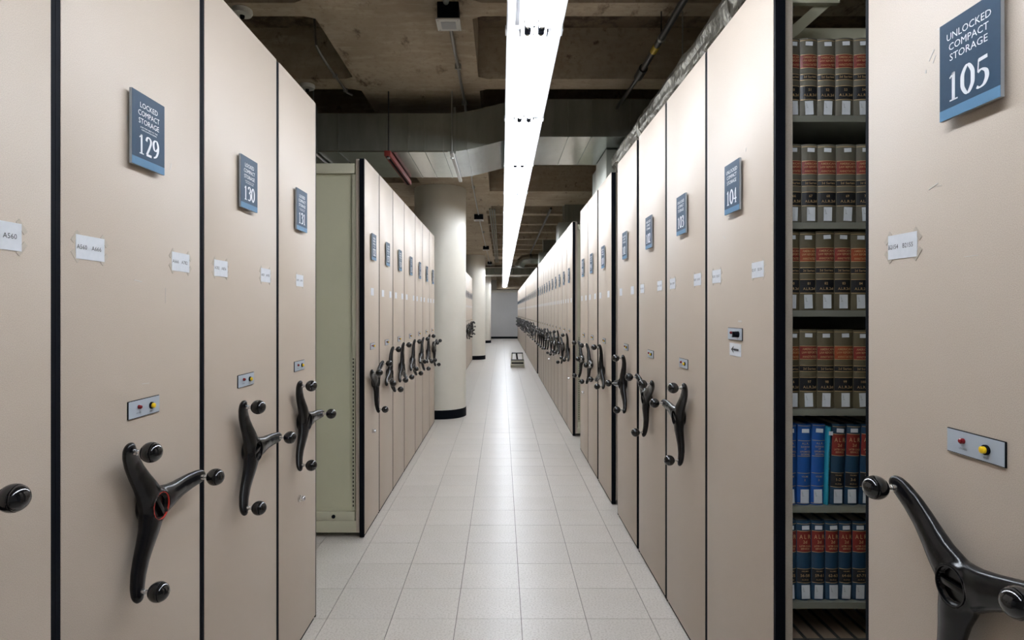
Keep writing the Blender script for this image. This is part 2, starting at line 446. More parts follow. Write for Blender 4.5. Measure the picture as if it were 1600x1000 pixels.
ORD = ['first','second','third','fourth','fifth','sixth','seventh','eighth','ninth','tenth','eleventh','twelfth','thirteenth',
       'fourteenth','fifteenth','sixteenth','seventeenth','eighteenth','nineteenth','twentieth']

def carriage(side, y0, y1, label, number=None, theta=None, cards=(), lock=False, detail=False, ctrl='std',
             small=True, custom_body=False, red=False, bar=None, marks=(), group=None):
    """side -1: left row (faces +X); +1: right row (faces -X). Local frame: x along the panel as read, y into the carriage, z up."""
    H = 2.415 if side < 0 else 2.48
    X = -.8725 if side < 0 else .817
    yc = (y0+y1)/2; wd = y1-y0
    root = thing('shelving_carriage', label, 'shelving', (X, yc, 0), PI/2 if side < 0 else -PI/2, group)
    nx = -1 if side < 0 else 1           # local x sign of the side nearer the camera
    h = wd/2
    part('end_panel', MB().box(-h, h, 0, .03, .018, H), 'panel', root, .0012)
    g = .0125
    for sx in (-1, 1):
        e = MB().box(*(sorted((sx*h, sx*(h+g)))), .0015, .031, .006, H-.004)
        part('edge_bumper', e, 'black', root)
    part('toe_gap_shade', MB().box(-h+.01, h-.01, .006, .028, 0.001, .018), 'black', root)  # black strip paints the shade in the gap under the panel
    part('end_post', MB().box(-h+.002, h-.002, .0312, .056, .03, H-.004), 'taupe' if custom_body else 'panel', root, label='beige end post')
    if not custom_body:
        ins = .028 if detail else .012
        part('carriage_body', MB().box(-h+ins, h-ins, .0565, 2.75, .03, H-.03), 'sage' if detail else 'cream', root)
    if detail:
        f = nx*h; q = nx*(h-.0278)
        def fb(x0, x1, ya, yb, za, zb): return MB().box(min(x0, x1), max(x0, x1), ya, yb, za, zb)
        part('top_rail', fb(q, f, .066, 2.74, H-.095, H-.032), 'cream', root, .001)
        part('slotted_upright', fb(q, nx*(h-.016), .066, .088, .17, H-.10), 'cream', root)
        mbs = MB()
        z = .19
        while z < 1.13:
            mbs.box(*sorted((nx*(h-.016), nx*(h-.0155))), .074, .081, z, z+.014); z += .0254
        part('upright_slots', mbs, 'black', root)['kind'] = 'stuff'
        part('post_cover', fb(q, nx*(h-.010), .0568, .082, 1.14, H-.10), 'cream', root)
        part('base_ledge', fb(q, nx*(h-.004), .066, 2.74, .105, .160), 'cream', root, .001)
        part('base_channel', fb(q, nx*(h-.001), .0568, 2.74, .030, .104), 'cream', root, .001)
        part('base_bolt', MB().lathe([(.012, 0), (.012, nx*.006), (.006, nx*.007)], (nx*(h-.004), .20, .132), 'x', 12), 'black', root)
    # fittings
    def at(yw, z): return ((yw-yc)*(1 if side < 0 else -1), z)
    if number:
        sg = put('sign', SIGNM, root, (0, 0, 1.872))
        put('mounting_pad', SPACER, sg); put('sign_face', SIGNF, sg); put('blue_band', BANDM, sg)
        lines = (['UNLOCKED', 'COMPACT', 'STORAGE'], [.103, .092, .088]) if side > 0 else (['LOCKED', 'COMPACT', 'STORAGE'], [.076, .092, .088])
        def mk():
            L = [(text_mesh(s, .0125, 'white', w_*.94, 0.0), (0, 0, z)) for s, w_, z in zip(*lines, (.0525, .0335, .0145))]
            if side < 0: L += [(text_mesh('(ASK FOR HELP AT THE', .0032, 'white', .070, .006), (0, 0, .0045)),
                               (text_mesh('CIRCULATION DESK)', .0032, 'white', .062, .006), (0, 0, -.0015))]
            return join_meshes(L, 'sign_wording', 'white')
        put('lettering', cached(('sw', side), mk), sg, (0, -.0143, 0))
        put('number', number_mesh(number, .052 if side > 0 else .048), sg, (0, -.0143, -.058))
    for yw, txt in cards:
        x, z = at(yw, 1.572)
        c = put('label_card', CARD, root, (x, 0, z), (0, random.uniform(-.012, .012), 0))
        if txt:
            a, b = txt
            L = [(text_mesh(a, .0090, 'ink', .0300), (-.0265, 0, -.004))] if a else []
            if b: L.append((text_mesh(b, .0090, 'ink', .0300), (.0175, 0, -.004)))
            put('lettering', join_meshes(L, 'card_lettering', 'ink'), c, (0, -.0015, 0))
            if small:
                for sx in (-1, 1):
                    for sz in (-1, 1):
                        put('tape_strip', cached('tape', lambda: MB().box(-.005, .005, -.0008, 0, -.014, .014).mesh('tape_strip', 'tape')), c, (sx*.0445, 0, sz*.020), (0, sx*sz*-.7, 0))
    if ctrl:
        zc = 1.206; yoff = 0
        if ctrl == 'arrow': zc = 1.36
        p = put('control_plate', PLATE, root, (0, 0, zc))
        put('plate_face', PFACE, p)
        put('lamp_lens', LAMP, p, (-.024, 0, .004))
        if ctrl == 'arrow':
            put('selector_switch', cached('sel', lambda: MB().lathe([(.011, -.0036), (.010, -.018)], (0,0,0), 'y', 16).box(-.0025, .0025, -.024, -.018, -.010, .010).mesh('selector_switch', 'black')), p, (.032, 0, 0))
            ac = part('arrow_card', MB().box(-.050, .050, -.0012, 0, -.022, .022), 'paper', root, loc=(-.002, 0, 1.305))
            mba = MB(); mba.quad([(-.012,0,.0035),(-.012,0,-.0035),(.032,0,-.0035),(.032,0,.0035)])
            mba.quad([(-.034,0,0),(-.010,0,-.014),(-.018,0,0),(-.010,0,.014)]); mba.quad([(-.018,0,0),(-.012,0,-.0035),(-.012,0,.0035)])
            part('arrow', mba, 'ink', ac, loc=(0, -.0018, 0))
        else:
            put('button_collar', COLLAR, p, (.026, 0, 0)); put('reset_button', BUTTON, p, (.026, 0, 0))
        if small:
            put('lettering', cached('pl', lambda: join_meshes([(text_mesh('LOCKED', .0032, 'ink'), (-.024, 0, -.0115)), (text_mesh('RESET', .0032, 'ink'), (.026, 0, -.0155))], 'plate_lettering', 'ink')), p, (0, -.0039, 0))
    if theta is not None:
        th = theta if side < 0 else 180-theta
        hd = put('crank_handle', HANDLE, root, (0, 0, HUBZ), (0, -math.radians(th), 0))
        put('cap_rim', RIMRED if red else RIM, hd, label='red ring round the hub cap' if red else None)
        put('cap_bar', BAR, hd, rot=(0, random.uniform(-1, 1) if bar is None else math.radians(th+bar), 0))
        for k in range(3):
            a = 2*PI*k/3; p = (.190*math.cos(a), 0, .190*math.sin(a))
            put('knob', KNOB, hd, p); put('knob_stem', STEM, hd, p)
    for (yw, z, lx, lz, an) in marks:
        x, _ = at(yw, z)
        put('tape_residue', cached(('mk', lx, lz), lambda: MB().box(-lx/2, lx/2, -.0006, 0, -lz/2, lz/2).mesh('tape_residue', 'scuff')), root, (x, 0, z), (0, an, 0))
    if lock:
        l = put('lock_cylinder', LOCK, root, (0, 0, .635)); put('key_slot', SLOT, l)
    return root

# left row, near group
carriage(-1, .60, 1.146, 'beige carriage cut off by the left picture edge, card reading A560', None, 64, [(1.031, ('', 'A560'))], ctrl=None)
carriage(-1, 1.172, 1.710, 'beige shelving carriage with blue sign 129 and red-ringed crank', '129', 5,
         [(1.255, ('A560', 'A666')), (1.608, ('A666', 'A782'))], red=True, bar=55, marks=[(1.42, 1.512, .03, .002, .1), (1.38, 1.89, .004, .010, 0), (1.56, 1.82, .002, .02, .3), (1.535, 1.48, .001, .04, 0), (1.45, 1.262, .03, .0015, .05)])
carriage(-1, 1.738, 2.292, 'middle carriage of the near left group, blue sign 130', '130', 1, [(1.838, ('A782', 'A856')), (2.186, ('A857', 'A970'))])
carriage(-1, 2.319, 2.774, 'beige shelving carriage with blue sign 131 and a lock, beside the open aisle', '131', 0, [(2.555, ('A970', 'A999'))], lock=True)
# left row, far group
LG = [(3.771, 4.204, 35), (4.231, 4.735, 75), (4.762, 5.29, 88), (5.317, 5.955, 77), (5.982, 6.51, 72), (6.537, 7.13, 88), (7.157, 7.672, 32)]
for k, (a, b, th) in enumerate(LG):
    cd = [((a+b)/2, None)] if k == 0 else [(a+.115, None), (b-.10, None)]
    lab = ('beige carriage with sage green closed side, first behind the open aisle on the left' if k == 0 else
           'last beige carriage of the left group, touching the big round column' if k == 6 else
           '%s carriage behind the open aisle in the left row' % ORD[k])
    carriage(-1, a, b, lab, str(132+k), th, cd, lock=(k == 0), detail=(k == 0), small=False)
n = 0; y = 14.20
while y < 17.5:
    carriage(-1, y, y+.53, '%s carriage of the left group between nearest and second columns' % ORD[n], str(149+n), random.choice((10, 35, 60, 85, 105)), [(y+.12, None), (y+.42, None)], small=False)
    y += .557; n += 1
# right row
carriage(1, .72, 1.319, 'nearest right carriage with large blue sign 105', '105', 42, [(1.207, ('B2154', 'B2155')), (.80, None)], bar=0, marks=[(1.125, 1.925, .002, .022, .7), (1.118, 1.915, .0015, .015, .5), (1.14, 1.90, .003, .006, 0), (1.12, 1.675, .025, .0015, -.3), (1.105, 1.673, .012, .001, .1), (1.03, 1.535, .03, .001, 0), (1.10, 1.965, .02, .0015, .2)])
c104 = carriage(1, 1.782, 2.354, 'beige carriage, sign 104 and arrow card, no crank, books on its open side', '104', None,
         [(2.250, ('B2105', 'B2107')), (1.888, ('B2107', 'B2154'))], ctrl='arrow', custom_body=True, marks=[(2.17, 1.71, .03, .0015, .5), (2.03, 1.405, .03, .006, 0), (1.98, 1.98, .004, .012, .4), (2.06, 1.96, .002, .02, .3)])
carriage(1, 2.381, 2.929, 'beige carriage with sign 103, left neighbour of the arrow-card carriage', '103', 10, [(2.83, ('B2064', 'B2073')), (2.47, ('B2073', 'B2105'))])
carriage(1, 2.963, 3.525, 'beige carriage with sign 102, between signs 101 and 103', '102', 30, [(3.44, ('B2012', 'B2033')), (3.06, ('B2034', 'B2063'))])
carriage(1, 3.590, 4.172, 'beige shelving carriage with blue sign 101, before the narrow gap', '101', -6, [(4.06, None), (3.70, None)], small=False)
carriage(1, 4.420, 5.005, 'beige shelving carriage just beyond the narrow gap after sign 101', '100', -27, [(4.90, None), (4.53, None)], small=False, detail=True)
carriage(1, 5.070, 5.592, 'middle carriage of the right trio beyond the narrow gap', '99', 58, [(5.48, None), (5.18, None)], small=False)
carriage(1, 5.620, 6.150, 'last carriage of the right trio before the wider gap, with lock', '98', 55, [(6.03, None), (5.74, None)], lock=True, small=False)
num = 97
for gi, (ya, n_, gname) in enumerate([(6.84, 11, 'right group beyond the cream-sided gap'), (13.72, 11, 'middle distance right group'), (20.45, 17, 'farthest right group before the end wall')]):
    y = ya
    for k in range(n_):
        carriage(1, y, y+.556, '%s carriage of the %s' % (ORD[k], gname), str(num), random.choice((48, 55, 62, 75, 40, 20, 90)),
                 [(y+.44, None), (y+.12, None)], lock=(gi == 0 and k in (0, 5)), small=False, detail=(k == 0),
                 group='carriages of the %s' % gname)
        y += .583 if random.random() > .25 else .60; num -= 1

# ------------------------------------------------------------------ open bay of carriage 104 (local x = -(Y-2.068), local y = X-.817)
YC = 2.068; XF = .817
def W(mb_box):  # world box -> local box of c104
    x0, x1, y0, y1, z0, z1 = mb_box
    return MB().box(YC-y1, YC-y0, x0-XF, x1-XF, z0, z1)
SZ = [2.033, 1.709, 1.442, 1.1416, .847, .556, .19]
for z in SZ:
    part('shelf', W((.880, 1.745, 1.796, 2.05, z-.019, z)), 'shelf', c104)
part('front_flange', W((.8735, .8765, 1.784, 1.799, .03, 2.474)), 'taupe', c104)
part('inner_upright', W((1.748, 1.775, 1.79, 2.346, .03, 2.30)), 'cream', c104)
part('back_panel', W((.880, 1.745, 2.062, 2.070, .10, 2.30)), 'back', c104)
part('top_rail', W((.8765, 1.745, 2.052, 2.0615, 2.37, 2.42)), 'cream', c104)
part('base_channel', W((.8765, 1.745, 1.80, 2.34, .03, .12)), 'cream', c104)
part('far_side_panel', W((.8765, 1.745, 2.325, 2.34, .13, 2.30)), 'cream', c104)
part('rear_shelving', W((1.78, 3.55, 1.79, 2.346, .03, 2.44)), 'cream', c104)
def lb(p): return (YC-p[1], p[0]-XF, p[2])
part('top_brace', MB().bar(lb((.885, 1.965, 2.295)), lb((1.075, 1.965, 2.463)), .026, .034), 'cream', c104)
part('top_tie', MB().box(YC-1.95, YC-1.93, .0620, .285, 2.445, 2.470), 'cream', c104)
part('tie_post', MB().box(YC-2.00, YC-1.985, .106, .116, 2.30, 2.44), 'cream', c104)

# ------------------------------------------------------------------ books
BS = 1.81/925.0
def px2x(px): return (px-784)*BS
def book(x0, x1, zb, h, kind, vol, label, group, lean=0, d=.17, pages='greypages'):
    wd = x1-x0-.0012; c = wd/2
    root = thing('law_book', label, 'book', (x0+c, 1.808, zb), 0, group)
    root.rotation_euler = (0, math.radians(lean), 0)
    def shell():
        mb = MB(); n = 8; prof = []
        for k in range(n+1):
            u = -1+2*k/n; prof.append((u*c, .007*u*u*1.0))
        back_ = [(c, d), (c-.0025, d), (c-.0025, .013), (-c+.0025, .013), (-c+.0025, d), (-c, d)]
        out = prof+back_
        m_ = len(out); b0 = len(mb.v)
        mb.v += [(x, y, 0) for x, y in out]+[(x, y, h) for x, y in out]
        for i in range(m_):
            j = (i+1) % m_; mb.f.append((b0+i, b0+j, b0+m_+j, b0+m_+i)); mb.sm.append(i < n)
        # top and bottom caps in strips
        for zoff in (0, m_):
            mb.f.append(tuple(b0+zoff+q for q in ([*range(n+1)]+[n+1, n+2, n+3, n+4, n+5, n+6]))); mb.sm.append(False)
        return mb.mesh('cover', {'olive':'olive','brown':'brownbook','blue':'blue','dark':'darkblue','teal':'teal','buff':'back'}[kind])
    key = (round(wd, 4), h, kind, d)
    put('cover', cached(('cv',)+key, shell), root)
    put('page_block', cached(('pg',)+key+(pages,), lambda: MB().box(-c+.0027, c-.0027, .0132, d-.003, .003, h-.003).mesh('page_block', pages)), root)
    def strip(za, zb_, off, inset=0.0008):      # band wrapped on the rounded spine
        mb = MB(); n = 8; pr = []
        for k in range(n+1):
            u = -1+2*k/n; pr.append((u*(c-inset), .007*u*u-off))
        for k in range(n):
            a, b = pr[k], pr[k+1]
            mb.quad([(a[0], a[1], za), (b[0], b[1], za), (b[0], b[1], zb_), (a[0], a[1], zb_)], True)
        return mb
    def st(name, za, zb_, off, m): 
        put(name, cached((name, za, zb_, m)+key, lambda: strip(za*h, zb_*h, off).mesh(name, m)), root)
    def gold(*zs):
        def mk():
            mb = MB()
            for z in zs:
                s_ = strip(z*h-.0008, z*h+.0008, .0009); q = len(mb.v); mb.v += s_.v; mb.f += [tuple(i+q for i in f) for f in s_.f]; mb.sm += s_.sm
            return mb.mesh('gold_rules', 'gold')
        put('gold_rules', cached(('gr', zs)+key, mk), root)['kind'] = 'stuff'
    def txt(items):
        L = [(text_mesh(s, cp, 'gold', w_, .006), (0, 0, z*h)) for s, cp, w_, z in items]
        put('lettering', join_meshes(L, 'spine_lettering', 'gold'), root, (0, -.0016, 0))
    if kind in ('olive', 'brown'):
        st('title_panel', .625, .785, .0005, 'redpanel' if kind == 'olive' or int(vol) % 3 else 'rustpanel')
        st('series_panel', .475, .535, .0005, 'blackpanel'); st('volume_panel', .225, .385, .0005, 'blackpanel')
        gold(.622, .788, .468, .542, .218, .392, .97)
        txt([('AMERICAN', .0066, wd*.80, .738), ('LAW REPORTS', .0066, wd*.86, .696), ('ANNOTATED', .0066, wd*.80, .642),
             ('2d Series', .0066, wd*.72, .491), (vol, .0075, None, .325), ('A.L.R.2d', .0075, wd*.72, .258)])
    elif kind == 'dark':
        st('title_panel', .615, .875, .0005, 'redpanel'); st('volume_panel', .225, .395, .0005, 'blackpanel')
        gold(.612, .878, .222, .398, .97)
        txt([('A L R', .0125, wd*.80, .785), ('2d', .009, None, .725), ('LATER CASE', .0055, wd*.78, .680), ('SERVICE', .0055, wd*.6, .645),
             ('VOLUMES', .004, wd*.5, .362), (vol, .0085, None, .30), ('A.L.R.2d', .004, None, .255)])
    elif kind == 'blue':
        gold(.605, .80, .235, .395, .985, .02)
        txt([('A.L.R.', .006, None, .755), ('BLUE BOOK', .0055, wd*.66, .715), ('OF', .004, None, .69), ('SUPPLEMENTAL', .0055, wd*.8, .655), ('DECISIONS', .0055, wd*.66, .62),
             ('VOLUME', .005, wd*.5, .345), (vol, .006, None, .30)])
    elif kind == 'teal':
        put('lettering', text_mesh('LATER CASE SERVICE', .0035, 'ink', .13, vertical=True), root, (-.001, -.0012, h*.52))
    if kind != 'buff':
        sx = random.uniform(-.003, .003); tw = min(.022, wd-.002)
        put('barcode_sticker', cached(('bs', round(tw,4)), lambda: MB().box(-tw/2, tw/2, -.0012, -.0004, -.006, .006).mesh('barcode_sticker', 'paper')),
            root, (sx, -.0004, h*.925), (0, random.uniform(-.06, .06), 0))
        if kind != 'teal':
            s_ = put('call_number_label', cached('cn', lambda: MB().box(-.0125, .0125, -.0012, -.0004, -.021, .021).mesh('call_number_label', 'paper')),
                 root, (sx, -.0008, h*.11), (0, random.uniform(-.05, .05), 0))
            put('lettering', cached('cnt', lambda: join_meshes([(text_mesh(t, .0024, 'ink', align='LEFT'), (-.009, 0, z)) for t, z in (('R', .012), ('KF', .008), ('132', .004), ('.A45', 0))], 'call_lettering', 'ink')), s_, (0, -.0015, 0))
    return root
rows = [
 ('olive', 0, [1226, 1251, 1278.5, 1306.5, 1335, 1363, 1391], 50, 'top'),
 ('olive', 1, [1227, 1253.6, 1278.8, 1308, 1339.2, 1366, 1393], 66, 'second'),
 ('brown', 2, [1226, 1250.6, 1275.8, 1305, 1330.7, 1358, 1385], 80, 'third'),
 ('brown', 3, [1226, 1250.2, 1278, 1304.7, 1334.6, 1362, 1389], 96, 'fourth'),
]
for kind, r, xs, v0, nm in rows:
    for k in range(len(xs)-1):
        book(px2x(xs[k]), px2x(xs[k+1]), SZ[r]+.0005, .2405+random.uniform(-.0015, .0015) if k else .2405, kind, str(v0+k),
             '%s law report, volume %d, %s from the carriage post on the %s shelf' % ('grey-olive' if kind == 'olive' else 'brown-olive', v0+k, ORD[k], nm),
             'law reports on the %s shelf' % nm)
z5 = SZ[4]+.0006
for k, (a, b, kd, v, ln, hh, lab) in enumerate([
    (1225, 1245.3, 'blue', '1', .2, .245, 'bright blue law book half hidden by the carriage post'),
    (1246, 1267, 'blue', '2', .8, .245, 'bright blue law book, middle of the three on the fifth shelf'),
    (1267.4, 1288, 'blue', '3', 1.5, .246, 'bright blue law book directly left of the thin turquoise one'),
    (1288.6, 1296.4, 'teal', '', 2.0, .237, 'thin turquoise paperback leaning between blue and red-panelled books'),
    (1297.2, 1318.8, 'dark', '1-2', 2.1, .246, 'dark blue book with red ALR panel directly right of the turquoise paperback'),
    (1320, 1342, 'dark', '3-6', 2.1, .246, 'dark blue ALR book leaning, second right of the turquoise paperback'),
    (1343.2, 1365, 'dark', '7-9', 2.1, .246, 'dark blue ALR book behind the crank knob, fifth shelf, third of its kind')]):
    book(px2x(a), px2x(b), z5+math.sin(math.radians(ln))*.0, hh, kd, v, lab, 'books on the fifth shelf', ln)
for k, (a, b, v) in enumerate([(1224, 1245.8, '53-55'), (1246, 1268.8, '56-58'), (1269.2, 1290.2, '59-61'), (1290.6, 1311.4, '62-63'), (1311.8, 1332.5, '64-66'), (1333, 1356.5, '67-71'), (1357, 1379, '72-75')]):
    book(px2x(a), px2x(b), SZ[5]+.0006, .240, 'dark', v, 'dark blue book with red ALR panel, volumes %s, %s from the post, sixth shelf' % (v, ORD[k]), 'ALR books on the sixth shelf', d=.19)
for k in range(8):
    x = .885+.052*k
    book(x, x+.0495, SZ[6]+.0006, .243, 'buff', '', '%s book from the post on the lowest shelf, only its buff top showing' % ORD[k], 'buff books on the bottom shelf', d=.21, pages='buff')

# ------------------------------------------------------------------ strip lights
FL = 1.22
LX0, LX1, LZ = .0235, .268, 2.706
def fixture_meshes():
    w_ = LX1-LX0; h = w_/2
    hs = MB()
    prof = [(-h, 0), (-h+.004, 0), (-h+.014, .008), (-.045, .018), (.045, .018), (h-.014, .008), (h-.004, 0), (h, 0), (h-.004, .013), (.05, .024), (-.05, .024), (-h+.004, .013)]
    a, b = .001, FL-.001
    n = len(prof)
    hs.v += [(x, a, z) for x, z in prof]+[(x, b, z) for x, z in prof]
    for i in range(n):
        j = (i+1) % n; hs.f.append((i, j, n+j, n+i)); hs.sm.append(False)
    refl = hs.mesh('reflector', 'lampwhite')
    lip = MB()
    for s in (-1, 1): lip.box(*sorted((s*h, s*(h+.0025))), a, b, -.002, .012)
    return dict(refl=refl, lip=lip.mesh('side_flange', 'lampside'),
        ch=MB().box(-.045, .045, a, b, .0245, .056).mesh('ballast_channel', 'lampwhite'),
        tube=MB().tube([(0, .045, 0), (0, FL-.045, 0)], .013, 14).mesh('fluorescent_tube', 'tube'),
        cap=MB().tube([(0, 0, 0), (0, .020, 0)], .0133, 14).mesh('tube_end_cap', 'chrome'),
        sock=MB().box(-.014, .014, -.006, .006, -.016, .030).mesh('lamp_socket', 'black', .002),
        plate=MB().box(-.03, .03, -.05, .05, .013, .0175).mesh('joint_cover', 'lampwhite'),
        clip=MB().box(-.003, .003, -.022, .022, -.004, .012).mesh('spring_clip', 'black'),
        latch=MB().box(-.003, .003, -.03, .03, -.006, .014).mesh('edge_latch', 'lampwhite'),
        screw=MB().lathe([(.004, .010), (.004, .013)], (0,0,0), n=10).mesh('cover_screw', 'black'),
        strip=MB().box(-.009, .009, .02, 1.19, -.004, .002).mesh('cover_strip', 'lampside'),
        rod=MB().tube([(0, 0, .056), (0, 0, 3.499-LZ)], .004, 8).mesh('hanger_rod', 'conduit'))
FX = fixture_meshes()
fy = 2.63-2*FL-FL
kf = 0
while fy < 30.3:
    lab = '%s fluorescent strip fixture of the ceiling row, counted from the camera' % (ORD+['twenty-first','twenty-second','twenty-third','twenty-fourth','twenty-fifth','twenty-sixth'])[kf]
    t = thing('strip_light', lab, 'light', ((LX0+LX1)/2, fy, LZ), 0, 'fluorescent strips in the continuous row')
    put('reflector', FX['refl'], t); put('side_flange', FX['lip'], t); put('ballast_channel', FX['ch'], t)
    for s in (-1, 1):
        put('fluorescent_tube', FX['tube'], t, (s*.030, 0, -.012))
        for e in (0.025, FL-.045): put('tube_end_cap', FX['cap'], t, (s*.030, e, -.012))
        for e in (.018, FL-.018): put('lamp_socket', FX['sock'], t, (s*.030, e, -.012))
    put('joint_cover', FX['plate'], t, (0, .06, 0))
    for s in (-1, 1): put('spring_clip', FX['clip'], t, (s*.062, .07, 0)); put('edge_latch', FX['latch'], t, (s*.1265, .05, 0))
    put('cover_screw', FX['screw'], t, (0, .03, .0)); put('cover_screw', FX['screw'], t, (0, .10, .0))
    if kf == 2: put('cover_strip', FX['strip'], t, (-.078, 0, -.006), label='grey unlit strip beside the tubes')
    hy = .3 if not (4.4 < fy+.3 < 5.6 or 21.3 < fy+.3 < 22.9) else .95
    put('hanger_rod', FX['rod'], t, (0, hy, 0))
    fy += FL; kf += 1

# ------------------------------------------------------------------ ducts
def sduct():
    d = thing('sheet_metal_duct', 'large galvanised duct crossing the ceiling with an upward S bend beside the lamps', 'duct', (0, 4.6, 0))
    Y1 = .88
    def zoff(x):
        t = min(1, max(0, (x+.42)/.65)); return .116*t*t*(3-2*t)
    xs = [-3.9]+[-.42+.65*k/16 for k in range(17)]+[1.7]
    def strip(name, m, f0, f1, y0, y1):
        mb = MB()
        for a, b in zip(xs, xs[1:]):
            mb.quad([(a, y0, f0(a)), (b, y0, f0(b)), (b, y1, f1(b)), (a, y1, f1(a))], True)
        return part(name, mb, m, d)
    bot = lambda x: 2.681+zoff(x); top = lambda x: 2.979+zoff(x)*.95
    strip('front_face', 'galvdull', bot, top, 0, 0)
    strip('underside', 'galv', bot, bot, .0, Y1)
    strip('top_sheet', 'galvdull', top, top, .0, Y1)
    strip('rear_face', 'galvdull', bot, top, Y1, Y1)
    mb = MB()
    for x in (-3.9, 1.7): mb.quad([(x, 0, bot(x)), (x, Y1, bot(x)), (x, Y1, top(x)), (x, 0, top(x))])
    part('end_cap', mb, 'galvdull', d)
    for x in (-3.2, -2.4, -1.27, -.90, -.73, -.60, -.455, -.27, .07, .52, .70, 1.0):
        r = 0.003
        part('standing_seam', MB().box(x-r, x+r, -.005, 0, bot(x)-.004, top(x)), 'galvdull', d)
        part('standing_seam', MB().bar((x, -.004, bot(x)-.003), (x, Y1, bot(x)-.003), .006, .006), 'galv', d)
    part('lower_edge_flange', MB().box(-3.9, -.42, -.004, .004, 2.677, 2.687), 'galv', d)
    return d
sduct()
def hanger(x, label, strut, m2='conduit'):
    h = thing('duct_hanger', label, 'hanger', (x, 4.585, 0))
    part('threaded_rod', MB().tube([(0, -.012, 2.66), (0, -.012, 3.139 if -1.08 < x < -.17 else 3.499)], .005, 8), m2, h)
    if strut == 'red':
        part('strut', MB().box(-.024, .024, -.06, .99, 2.630, 2.670), 'redsteel', h, .002)
        part('strut_groove', MB().box(-.009, .009, -.055, .985, 2.6285, 2.6305), 'black', h)
    else:
        part('strut', MB().box(-.014, .014, -.04, .95, 2.650, 2.670), 'conduit', h, .001)
        part('side_strap', MB().box(.012, .030, -.010, -.006, 2.66, 3.02), 'galvdull', h)
    part('nut', MB().lathe([(.012, 2.618), (.012, 2.628)], (0, -.012, 0), n=6), 'conduit', h)
hanger(-.875, 'dark red steel strut and rod holding up the big duct', 'red', 'blackpipe')
hanger(-.385, 'galvanised strap and strut under the duct just left of its bend', 'zinc')
hanger(-1.455, 'galvanised rod at the duct end beside the top of carriage 131', 'zinc')
pl = thing('duct_drop', 'grey sheet-metal drop box below the right end of the big duct', 'duct', (0, 0, 0))
part('box', MB().box(.87, 1.65, 4.93, 5.47, 2.52, 2.79), 'galvdull', pl, .004)
part('rear_box', MB().box(.90, 1.65, 5.475, 5.88, 2.51, 2.795), 'galvdull', pl, .004)
part('flange', MB().box(.89, 1.66, 5.465, 5.475, 2.50, 2.79), 'galv', pl)
for lab, yb, zt in (('smaller grey duct box above the right row past the concrete beam', 9.35, 2.85), ('tiny grey duct box farther along above the right row', 14.2, 2.86)):
    o = MB().box(.90, 1.5, yb, yb+.45, 2.50, zt).mesh('duct_box', 'galvdull', .004); o = put('duct_box', o); o['label'] = lab; o['category'] = 'duct'
    c_ = part('neck', MB().box(1.0, 1.4, yb+.05, yb+.4, zt, 3.499), 'galvdull', o)
# foil duct along the right row
f = thing('foil_duct', 'crinkled foil-wrapped round duct running above the right carriages', 'duct', (1.02, 0, 2.672))
mb = MB(); pts = []; rad = []
yy = -1.5
while yy <= 4.92:
    pts.append((random.uniform(-.004, .004), yy, random.uniform(-.004, .004))); rad.append(.113*(1+random.uniform(-.02, .02))); yy += .08
def crinkle():
    m_ = MB().tube(pts, rad, 40)
    for i, v in enumerate(m_.v):
        x, y_, z = v; r_ = math.hypot(x, z) or 1
        k = .006*math.sin(i*1.7+y_*13)+random.uniform(-.004, .004); m_.v[i] = (x*(1+k/r_), y_, z*(1+k/r_))
    return m_
part('foil_wrap', crinkle(), 'foil', f)
for yb in (2.36, 3.9):
    part('foil_tape', MB().tube([(0, yb, 0), (0, yb+.07, 0)], .121, 40), 'foil', f)
for yb in (.8, 3.34):
    part('strap_rod', MB().tube([(0, yb, .118), (0, yb, .46 if yb > 2 else .827)], .004, 8), 'conduit', f)
# far ducts
rd = thing('round_duct', 'round metal duct crossing above the far right carriages with a bent end', 'duct', (0, 16.9, 2.95))
part('pipe', MB().tube([(.50, 0, -.24), (.53, 0, -.12), (.62, 0, -.03), (.80, 0, 0), (2.6, 0, 0)], .14, 24), 'galv', rd)
for x in (.9, 1.05): part('joint_band', MB().tube([(x, 0, 0), (x+.03, 0, 0)], .146, 24), 'galv', rd)
part('hanger_rod', MB().tube([(1.1, 0, .14), (1.1, 0, .549)], .006, 8), 'conduit', rd)
fd = thing('sheet_metal_duct', 'far grey rectangular duct crossing the aisle behind the second column', 'duct', (0, 21.7, 0))
part('body', MB().box(-.95, 3.8, 0, .8, 2.80, 3.04), 'galvdull', fd)
part('lower_flange', MB().box(-.95, 3.8, -.03, .83, 2.775, 2.80), 'paint', fd)  # pale coat puts the light on this ledge into its colour
part('upper_flange', MB().box(-.95, 3.8, -.03, .83, 3.04, 3.07), 'paint', fd)  # pale too, the upper ledge's light put into the colour
for x in (-.3, .35, 1.0): part('seam', MB().box(x, x+.03, -.02, 0, 2.80, 3.04), 'galv', fd)
for x in (-.85, 1.9): part('hanger_rod', MB().tube([(x, .4, 3.07), (x, .4, 3.139 if x < 0 else 3.499)], .01, 8), 'conduit', fd)
part('branch', MB().box(.45, .75, .83, 1.9, 2.82, 3.02), 'galv', fd)

